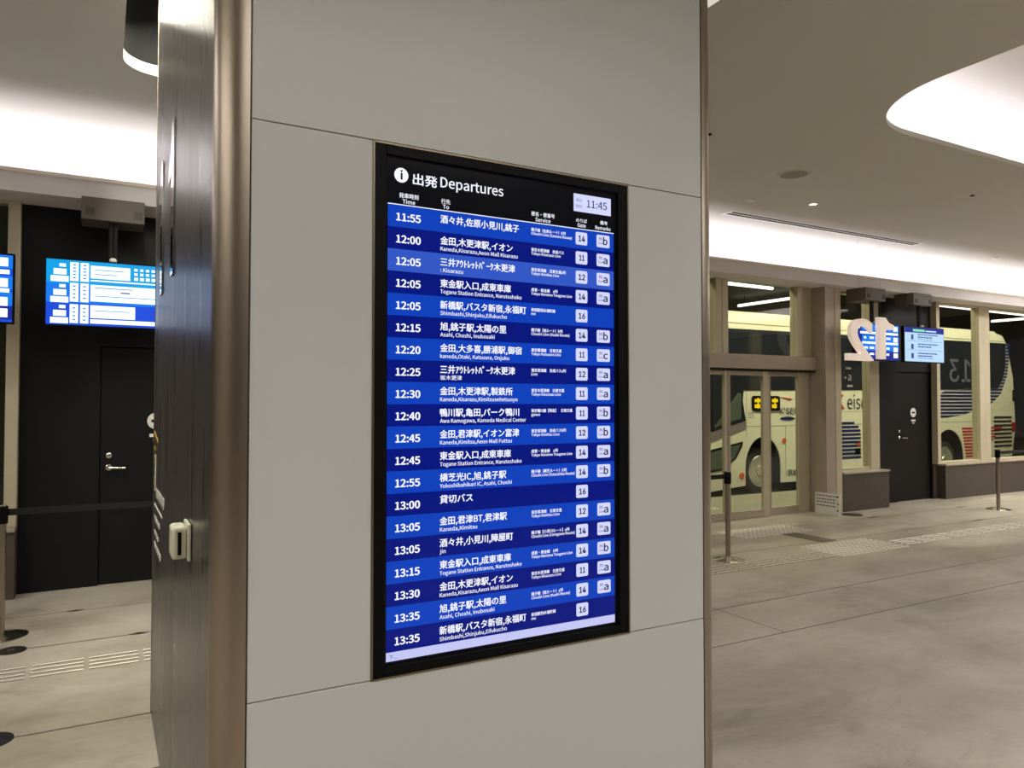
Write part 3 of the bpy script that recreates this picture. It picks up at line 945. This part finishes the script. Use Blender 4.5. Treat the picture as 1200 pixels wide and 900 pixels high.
d1 = MB().prism([(9.75, 2.22), (9.905, 2.22), (9.905, 2.64), (10.10, 2.655), (10.10, 2.715), (9.98, 2.75), (9.91, 2.82), (9.75, 2.82)], 'y', 6.75, 6.81, M['number']).build('digit', g12, bevel=0.004)
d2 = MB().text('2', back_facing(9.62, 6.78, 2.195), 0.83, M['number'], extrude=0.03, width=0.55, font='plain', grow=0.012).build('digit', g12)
d1.location.x += 0
hw = MB()
for x, zz in ((9.83, 2.80), (9.35, 2.74)):
    hw.tube((x, 6.78, zz), (x, 6.78, CZ), 0.001, M['steel_dull'], 6)
hw.build('hanging_wire', g12)


# ------------------------------------------------------------------ barrier posts with belts
def stanchion(x, y, belt, label):
    s = thing('belt_stanchion', label, 'barrier post', (x, y, 0), 'belt barrier posts')
    MB().lathe([(0.165, 0), (0.165, 0.006), (0.12, 0.018), (0.05, 0.026), (0.03, 0.034)], (x, y, 0), M['chrome'], 40).build('base', s)
    MB().tube((x, y, 0.03), (x, y, 0.83), 0.026, M['steel'], 24).build('post', s)
    MB().lathe([(0.034, 0.77), (0.036, 0.775), (0.036, 0.885), (0.033, 0.89)], (x, y, 0), M['black'], 24).build('belt_head', s, 'black belt head')
    MB().lathe([(0.027, 0.89), (0.027, 0.897), (0.01, 0.9)], (x, y, 0), M['chrome'], 24).build('cap', s)
    if belt:
        a, b = (x + 0.03, x + belt) if belt > 0 else (x + belt, x - 0.03)
        MB().box(a, b, y - 0.0015, y + 0.0015, 0.822, 0.868, M['belt']).build('belt', s, 'black belt')
    return s


stanchion(5.59, 5.57, -1.97, 'steel barrier post beside the pillar in front of the glass entrance')
stanchion(3.59, 5.57, 0, 'steel barrier post hidden behind the pillar, before the entrance windows')
stanchion(11.73, 6.215, 2.17, 'steel barrier post at right in front of the stone plinth')
stanchion(13.93, 6.215, 0, 'steel barrier post beyond the right edge of the picture')
stanchion(-0.585, 6.15, 2.06, 'steel barrier post cut off by the left edge of the picture')
stanchion(1.475, 6.15, 0, 'steel barrier post hidden behind the pillar, before the black wall')

# round floor sockets
for x, y, rr, lb in ((-0.488, 5.775, 0.085, 'black round floor socket nearest the left barrier post'), (-0.44, 4.29, 0.095, 'black round floor socket at the lower left edge'),
                     (9.36, 6.93, 0.14, 'black round floor plate at the foot of the entrance column')):
    s = thing('floor_socket', lb, 'floor socket', (x, y, 0), 'round black floor sockets')
    MB().lathe([(rr, 0), (rr, 0.004), (rr * 0.9, 0.006)], (x, y, 0), M['socket'], 40).build('cover', s)
    MB().box(x - 0.02, x + 0.02, y - 0.014, y + 0.014, 0.005, 0.0075, M['chrome'] if rr < 0.09 else M['socket']).build('latch', s)
# small slim markers on the joints
for x, y, lb in ((-0.155, 6.64, 'small black joint marker in the farther left floor joint'), (0.247, 5.78, 'small black joint marker near the pillar foot'),
                 (9.42, 6.64, 'small black joint marker in front of the short plinth'), (11.5, 6.64, 'small black joint marker in front of the right black door'),
                 (10.4, 5.78, 'small black joint marker nearest in the right floor')):
    w = 0.06 if x < 1 else 0.14
    o = MB().prism([(x - w, y), (x, y - 0.022), (x + w, y), (x, y + 0.022)], 'z', 0, 0.003, M['socket']).build('joint_marker')
    tag(o, lb, 'floor marker', 'joint markers in the floor')


# ------------------------------------------------------------------ tactile paving
def tactile_bars(x0, x1, y0, y1, seg, label, start=None):
    t = MB()
    n = 4
    x = x0 if start is None else start
    w = (y1 - y0) / n
    while x < x1:
        for i in range(n):
            ya = y0 + i * w + w * 0.28
            xe = min(x + seg - 0.03, x1)
            t.prism([(ya, 0), (ya + w * 0.52, 0), (ya + w * 0.44, 0.005), (ya + w * 0.08, 0.005)], 'x', x, xe, M['tactile'])
            t.box(x, xe, ya - w * 0.22, ya, 0, 0.0012, M['tactile_dark'])
        x += seg
    return tag(t.build('tactile_guide_path'), label, 'tactile paving')


tactile_bars(-2.145, 5.05, 5.145, 5.43, 0.30, 'ribbed steel tactile guide path running left behind the pillar')
tactile_bars(5.05, 6.75, 5.145, 5.43, 0.30, 'ribbed tactile guide path between pillar and studded square')
tactile_bars(7.95, 14.0, 5.17, 5.45, 0.30, 'ribbed tactile guide path running right from the studded square')


def tactile_dots(x0, x1, y0, y1, label, step=0.075):
    t = MB()
    x = x0
    while x < x1:
        y = y0
        while y < y1:
            t.tube((x, y, 0), (x, y, 0.005), 0.027, M['dot'], 8, 0.018)
            y += step
        x += step
    return tag(t.build('tactile_dot_block'), label, 'tactile paving')


tactile_dots(6.80, 7.92, 5.13, 5.72, 'studded tactile square where the guide paths meet')
tactile_dots(6.66, 7.85, 6.34, 6.84, 'studded tactile block in front of the sliding doors')
g = MB().box(7.22, 7.46, 5.74, 6.32, 0, 0.004, M['mat'])
for i in range(11):
    g.box(7.225, 7.455, 5.75 + i * 0.052, 5.775 + i * 0.052, 0.004, 0.006, M['tactile_dark'])
tag(g.build('floor_grate'), 'dull grey strip in the floor between the studded blocks', 'floor strip')

# notice board leaning at the entrance column
nb = thing('notice_board', 'low white notice board standing at the foot of the entrance column', 'notice board', (9.0, 7.1, 0))
MB().prism([(9.085, 0.0), (9.10, 0.0), (9.108, 0.30), (9.093, 0.30)], 'y', 6.93, 7.34, M['white']).build('board', nb, bevel=0.002)
t = MB()
for i, z in enumerate((0.255, 0.205, 0.165, 0.115)):
    y = 7.31
    while y > 7.0:
        w = random.uniform(0.02, 0.05)
        t.box(9.0835 + 0.008 * z / 0.3, 9.09 + 0.008 * z / 0.3, y - w, y, z, z + 0.012, M['black'])
        y -= w + 0.014
for z in (0.25, 0.15, 0.06):
    t.box(9.0835 + 0.008 * z / 0.3, 9.09 + 0.008 * z / 0.3, 6.945, 6.965, z, z + 0.02, M['black'])
t.build('lettering', nb)

# ------------------------------------------------------------------ ceiling fittings
v = thing('ceiling_vent', 'long white slot air vent in the ceiling before the cove', 'air vent', (8.5, 6.56, CZ))
MB().box(6.60, 10.40, 6.465, 6.495, CZ - 0.006, CZ, M['white']).box(6.60, 10.40, 6.625, 6.655, CZ - 0.006, CZ, M['white']) \
    .box(6.60, 6.64, 6.495, 6.625, CZ - 0.006, CZ, M['white']).box(10.36, 10.40, 6.495, 6.625, CZ - 0.006, CZ, M['white']).build('frame', v)
MB().box(6.64, 10.36, 6.495, 6.625, CZ - 0.002, CZ, M['black_matt']).build('slot', v, 'black slot')
MB().box(6.64, 10.36, 6.555, 6.570, CZ - 0.005, CZ - 0.002, M['white']).build('blade', v)
v = thing('ceiling_speaker', 'round grey grille speaker flush in the ceiling', 'speaker', (6.09, 5.13, CZ))
MB().lathe([(0.165, 0), (0.165, -0.005), (0.155, -0.007)], (6.09, 5.13, CZ), M['ceiling'], 48).build('rim', v)
MB().lathe([(0.152, -0.006), (0.10, -0.009)], (6.09, 5.13, CZ), M['grille'], 48).build('grille', v)
v = thing('ceiling_downlight', 'small lit round downlight in the ceiling beside the speaker', 'ceiling light', (7.2, 5.8, CZ))
MB().lathe([(0.06, 0), (0.06, -0.006), (0.05, -0.008)], (7.2, 5.8, CZ), M['white'], 32).build('rim', v)
MB().lathe([(0.048, -0.0075), (0.03, -0.009)], (7.2, 5.8, CZ), M['downlight'], 32).build('lens', v, 'glowing lens')
for x, y, mt, lb in ((6.43, 6.02, 'white', 'small pale smoke detector near the vent end'), (8.45, 4.70, 'black', 'tiny black sensor between vent and bright recess'),
                     (12.4, 6.56, 'white', 'small pale detector at far right by the cove'), (4.54, 4.71, 'black', 'tiny dark sensor close to the pillar edge')):
    q = 1.0 if mt == 'white' else 0.5
    o = MB().lathe([(0.045 * q, 0), (0.045 * q, -0.012 * q), (0.03 * q, -0.022 * q), (0.01 * q, -0.026 * q)], (x, y, CZ), M[mt], 24).build('ceiling_sensor')
    tag(o, lb, 'ceiling sensor', 'small ceiling sensors')

# ------------------------------------------------------------------ bus bay beyond the glass
tag(MB().box(-8, 34, 7.52, 9.35, -0.3, 0, M['walk']).build('floor_walkway'), 'pale boarding walkway outside the glass', 'walkway', kind='structure')
tag(MB().box(-8, 40, 9.35, 22, -0.4, -0.17, M['asphalt']).build('floor_road'), 'dark asphalt road of the bus bay', 'road', kind='structure')
tag(MB().box(-8, 40, 22, 22.2, -0.4, 5, M['concrete']).build('wall_bay'), 'dark concrete wall across the bus bay', 'wall', kind='structure')
tag(MB().box(-8, 40, 7.53, 22, 4.75, 4.95, M['concrete']).build('ceiling_bay'), 'dark concrete ceiling of the bus bay', 'ceiling', kind='structure')
for i, x in enumerate((15.2, 22.5, 6.5)):
    tag(MB().box(x, x + 0.9, 18.0, 18.9, -0.17, 4.75, M['concrete']).build('column', bevel=0.02),
        ('dark concrete column seen above the bus through the entrance', 'dark concrete column across the bay at right', 'dark concrete column across the bay behind the pillar')[i], 'column', kind='structure')
tactile_dots(7.0, 8.2, 8.3, 8.8, 'studded tactile block outside on the walkway')


def tube_lamp(p0, p1, label):
    t = thing('tube_light', label, 'ceiling light', p0, 'tube lights of the bus bay')
    MB().tube(p0, p1, 0.04, M['tube'], 12).build('tube', t)
    a, b = Vector(p0), Vector(p1)
    k = MB()
    for f_ in (0.1, 0.9):
        q = a.lerp(b, f_)
        k.tube((q.x, q.y, q.z + 0.04), (q.x, q.y, 4.76), 0.015, M['black_matt'], 8)
    k.build('hanger', t)


tube_lamp((9.5, 13.15, 4.5), (14.95, 13.3, 4.5), 'long tube light above the bus seen through the entrance transom')
tube_lamp((16.75, 16.2, 4.5), (16.85, 13.6, 4.5), 'tube light running away from us seen above the entrance')
tube_lamp((21.6, 13.2, 4.5), (27.0, 13.3, 4.5), 'long tube light above the bus seen through the right windows')
tube_lamp((26.0, 13.9, 4.3), (26.2, 12.0, 4.3), 'tube light running away from us at the right edge')
tube_lamp((-6.0, 13.0, 4.5), (-0.9, 13.0, 4.5), 'tube light seen through the far left window')

# the coach
BY0, BY1 = 10.0, 12.45
bus = thing('coach', 'white highway coach with blue and red stripes standing beyond the glass', 'bus', (14.0, 11.2, -0.17))
out = [(8.62, 0.06), (8.42, 0.5), (8.42, 1.1), (8.60, 2.1), (8.84, 2.95), (9.15, 3.2), (9.7, 3.285), (14.0, 3.295), (18.8, 3.30), (19.25, 3.25), (19.46, 3.02), (19.6, 2.2), (19.68, 1.0), (19.66, 0.35), (19.55, 0.16), (17.58, 0.10)]
for cx, rr in ((16.9, 0.57), (10.96, 0.47)):
    out.append((cx + rr, 0.06))
    for i in range(13):
        a = math.radians(180 * i / 12)
        out.append((cx + rr * math.cos(a), 0.38 + (0.60 if cx > 12 else 0.57) * math.sin(a)))
    out.append((cx - rr, 0.05))
    if cx > 12:
        out.append((13.5, 0.05))
out.append((9.6, -0.02))
bm = bmesh.new()
va = [bm.verts.new((p[0], BY0, p[1])) for p in out]
vb = [bm.verts.new((p[0], BY1, p[1])) for p in out]
bm.faces.new(va)
bm.faces.new(list(reversed(vb)))
n = len(out)
ed = []
for i in range(n):
    j = (i + 1) % n
    bm.faces.new((va[i], vb[i], vb[j], va[j]))
bm.edges.ensure_lookup_table()
for vs in (va, vb):
    for i in range(1, 14):
        e_ = bm.edges.get((vs[i], vs[i + 1]))
        if e_:
            ed.append(e_)
bmesh.ops.bevel(bm, geom=ed, offset=0.13, segments=4, profile=0.5, affect='EDGES')
bmesh.ops.recalc_face_normals(bm, faces=bm.faces)
me = bpy.data.meshes.new('body')
for v_ in bm.verts:
    v_.co -= bus.location
bm.to_mesh(me)
bm.free()
me.materials.append(M['bus'])
me.polygons.foreach_set('use_smooth', [True] * len(me.polygons))
me.set_sharp_from_angle(angle=math.radians(30))
o = bpy.data.objects.new('body', me)
COL.objects.link(o)
o.parent = bus


def flat(name, pts, mt, y=BY0, t=0.012, label=None):
    return MB().prism(pts, 'y', y - t, y + 0.01, mt).build(name, bus, label)


flat('side_window', [(9.0, 2.95), (19.28, 3.03), (19.24, 2.45), (19.12, 2.15), (18.92, 1.93), (16.5, 1.88), (10.45, 1.82), (10.42, 1.62), (10.5, 1.25), (9.59, 1.05), (8.72, 0.9), (8.70, 1.4)], M['bus_glass'], label='dark glass band along the side')
flat('window_trim', [(10.5, 1.24), (10.5, 1.10), (9.59, 0.87), (8.65, 0.68), (8.65, 0.88), (9.59, 1.035)], M['bus_lilac'], label='trim under the driver window with a lilac grey painted reflection')  # lilac grey colour paints a reflection on the trim
flat('low_window', [(9.3, 0.66), (9.587, 0.73), (10.42, 0.87), (10.40, 0.78), (10.24, 0.56), (9.9, 0.36), (9.6, 0.33), (9.3, 0.45)], M['black'], label='low kerb window beside the front door')
flat('low_window_glass', [(9.34, 0.64), (9.60, 0.69), (10.36, 0.825), (10.33, 0.77), (10.2, 0.58), (9.88, 0.395), (9.62, 0.375), (9.34, 0.47)], M['bus_low_glass'], t=0.016)
flat('painted_reflection', [(9.7, 1.14), (10.38, 1.30), (10.38, 1.75), (10.3, 1.78)], M['bus_low_glass'], t=0.016, label='pale painted reflection in driver window')  # paler patch paints a reflection onto the dark glass
MB().box(8.4, 19.3, BY0 - 0.004, BY0 + 0.02, 3.06, 3.075, M['bus_line']).box(10.5, 19.4, BY0 - 0.002, BY0 + 0.02, 1.140, 1.150, M['bus_line']) \
    .box(10.55, 16.0, BY0 - 0.002, BY0 + 0.02, 1.40, 1.407, M['bus_line']).box(11.56, 11.57, BY0 - 0.002, BY0 + 0.02, 0.2, 1.14, M['bus_line']) \
    .box(12.6, 12.61, BY0 - 0.002, BY0 + 0.02, 0.1, 1.14, M['bus_line']).box(10.52, 10.53, BY0 - 0.002, BY0 + 0.02, 0.95, 1.8, M['bus_line']).build('panel_lines', bus)


def interp(pts, z):
    for (xa, za), (xb, zb2) in zip(pts, pts[1:]):
        if min(za, zb2) <= z <= max(za, zb2) and za != zb2:
            return xa + (xb - xa) * (z - za) / (zb2 - za)
    return None


# blue sweep of stripes at the rear
st = MB()
rightc = [(16.3, 1.235), (17.2, 1.26), (18.0, 1.405), (18.69, 1.585), (19.05, 1.80), (19.34, 2.25), (19.44, 2.7), (19.475, 3.05)]
leftc = [(14.9, 1.235), (15.2, 1.5), (15.9, 1.72), (16.50, 1.76), (16.93, 1.90), (18.94, 1.905), (19.13, 2.15), (19.25, 2.45), (19.29, 3.05)]
z = 1.25
while z < 3.03:
    xa, xb = interp(leftc, z), interp(rightc, z)
    if xa and xb and xb > xa + 0.02:
        xa2, xb2 = interp(leftc, z + 0.045) or xa, interp(rightc, z + 0.045) or xb
        st.prism([(xa, z), (xb, z), (xb2, z + 0.052), (xa2, z + 0.052)], 'y', BY0 - 0.006, BY0 + 0.005, M['bus_blue'])
    z += 0.078
st.build('blue_stripes', bus, 'sweep of blue stripes over the rear side')
bk = MB()
z = 0.44
while z < 1.2:
    xr = 13.80 - max(0, (z - 0.95)) ** 2 * 5.5
    bk.box(12.2 + max(0, z - 0.6), xr, BY0 - 0.006, BY0 + 0.005, z, z + 0.052, M['bus_blue'])
    z += 0.078
bk.build('blue_stripes', bus, 'blue stripes behind the front wheel')
rd = MB()
z = 0.32
while z < 0.99:
    xb = 18.15 + (z - 0.3) * 1.35
    xa = 17.56 - (z - 0.3) * 0.22
    rd.prism([(xa, z), (xb, z), (xb + 0.05, z + 0.042), (xa, z + 0.042)], 'y', BY0 - 0.006, BY0 + 0.005, M['bus_red'])
    z += 0.072
rd.build('red_stripes', bus, 'red stripes behind the rear wheel')
ve = MB()
for i in range(8):
    z = 0.52 + i * 0.098
    ve.box(18.74, 19.50, BY0 - 0.008, BY0 + 0.01, z, z + 0.052, M['black_matt'])
ve.build('engine_vents', bus, 'black slatted engine vents')
rl = MB().box(19.50, 19.70, BY0 - 0.004, BY0 + 0.2, 0.86, 1.12, M['red_lamp']).build('rear_lamp', bus, 'red rear lamp', bevel=0.02)
MB().box(19.56, 19.70, BY0 - 0.02, BY0 + 0.1, 1.62, 1.9, M['black']).build('rear_handle', bus, bevel=0.01)
MB().tube((10.39, BY0 - 0.015, 0.235), (10.39, BY0 + 0.01, 0.235), 0.06, M['orange'], 20).tube((11.52, BY0 - 0.015, 0.86), (11.52, BY0 + 0.01, 0.86), 0.05, M['orange'], 20) \
    .box(13.66, 13.78, BY0 - 0.015, BY0 + 0.01, 0.70, 0.75, M['orange']).build('side_marker', bus, 'orange side markers')
MB().box(13.62, 13.78, BY0 - 0.01, BY0 + 0.01, 0.52, 0.64, M['black']).build('fuel_flap', bus)
sg = MB().prism([(10.66 + p[0], 1.43 + p[1]) for p in rounded(0, 0.74, 0, 0.29, 0.06, 5)], 'y', BY0 - 0.02, BY0 + 0.01, M['black'])
for xa, w in ((10.72, 0.18), (10.98, 0.14), (11.18, 0.16)):
    sg.box(xa, xa + w, BY0 - 0.022, BY0 - 0.019, 1.60, 1.66, M['led_yellow']).box(xa, xa + w * 0.8, BY0 - 0.022, BY0 - 0.019, 1.49, 1.56, M['led_yellow'])
    sg.box(xa + w * 0.4, xa + w * 0.6, BY0 - 0.022, BY0 - 0.019, 1.48, 1.68, M['led_yellow'])
sg.build('destination_sign', bus, 'black side sign with yellow lit characters')
lg = MB().text('K', front(12.98, BY0 - 0.012, 1.46), 0.42, M['bus_red'], width=0.30, bold=0.02)
lg.text('eisei', front(13.38, BY0 - 0.012, 1.46), 0.42, M['bus_navy'], width=0.67, bold=0.0)
lg.build('side_lettering', bus, 'large lettering with a red first letter')
lg = MB().text("K'SEI", front(11.40, BY0 - 0.012, 1.37), 0.17, M['bus_grey'], width=0.42, bold=0.03)
lg.prism([(11.62 + 0.20 * math.cos(a * PI / 12), 1.285 + 0.035 * math.sin(a * PI / 12)) for a in range(24)], 'y', BY0 - 0.012, BY0 + 0.005, M['bus_blue'])
lg.prism([(11.42, 1.70), (11.75, 1.665), (11.70, 1.63)], 'y', BY0 - 0.012, BY0 + 0.005, M['bus_red'])
lg.text('53', front(10.56, BY0 - 0.012, 1.30), 0.13, M['bus_grey'], width=0.13)
lg.build('operator_lettering', bus, 'small grey lettering over a blue oval')
MB().text('京成', front(11.60, BY0 - 0.012, 0.19), 0.15, M['black'], width=0.30, bold=0.02).build('door_lettering', bus, 'small black lettering near the sill')
for cx, rx, rz in ((10.96, 0.465, 0.565), (16.9, 0.565, 0.595)):
    lin_ = MB()
    pa = [(cx + rx * math.cos(PI * i / 14), 0.38 + rz * math.sin(PI * i / 14)) for i in range(15)]
    pb = [(cx + (rx - 0.012) * math.cos(PI * i / 14), 0.38 + (rz - 0.012) * math.sin(PI * i / 14)) for i in range(15)]
    lin_.prism([(cx + rx, 0.06)] + pa + [(cx - rx, 0.06), (cx - rx + 0.012, 0.06)] + pb[::-1] + [(cx + rx - 0.012, 0.06)], 'y', BY0 + 0.015, BY1 - 0.015, M['black_matt'])
    lin_.build('wheel_arch', bus)
    MB().box(cx - rx, cx + rx, 11.0, 11.4, 0.2, 0.94, M['black_matt']).build('axle_housing', bus)
for cx, yy, dr in ((11.0, BY0 + 0.13, 1), (16.9, BY0 + 0.10, 1), (11.0, BY1 - 0.43, -1), (16.9, BY1 - 0.40, -1)):
    w = MB().lathe([(0.30, 0), (0.40, 0.0), (0.43, 0.03), (0.445, 0.08), (0.445, 0.22), (0.43, 0.27), (0.40, 0.3), (0.3, 0.3)], (cx, yy, 0.285), M['rubber'], 48, 'y').build('wheel', bus)
    yo = yy if dr > 0 else yy + 0.3
    rm = MB().lathe([(0.30, -0.004 * dr), (0.285, -0.01 * dr), (0.26, 0.03 * dr), (0.20, 0.05 * dr), (0.12, 0.02 * dr), (0.10, -0.02 * dr), (0.03, -0.03 * dr)], (cx, yo, 0.285), M['rim'], 48, 'y')
    for i in range(8):
        a = 2 * PI * i / 8
        rm.tube((cx + 0.235 * math.cos(a), yo - 0.0 * dr, 0.285 + 0.235 * math.sin(a)), (cx + 0.235 * math.cos(a), yo + 0.045 * dr, 0.285 + 0.235 * math.sin(a)), 0.03, M['black_matt'], 10)
    q = rm.build('rim', None)
    q.parent = w
    q.location = -bus.location
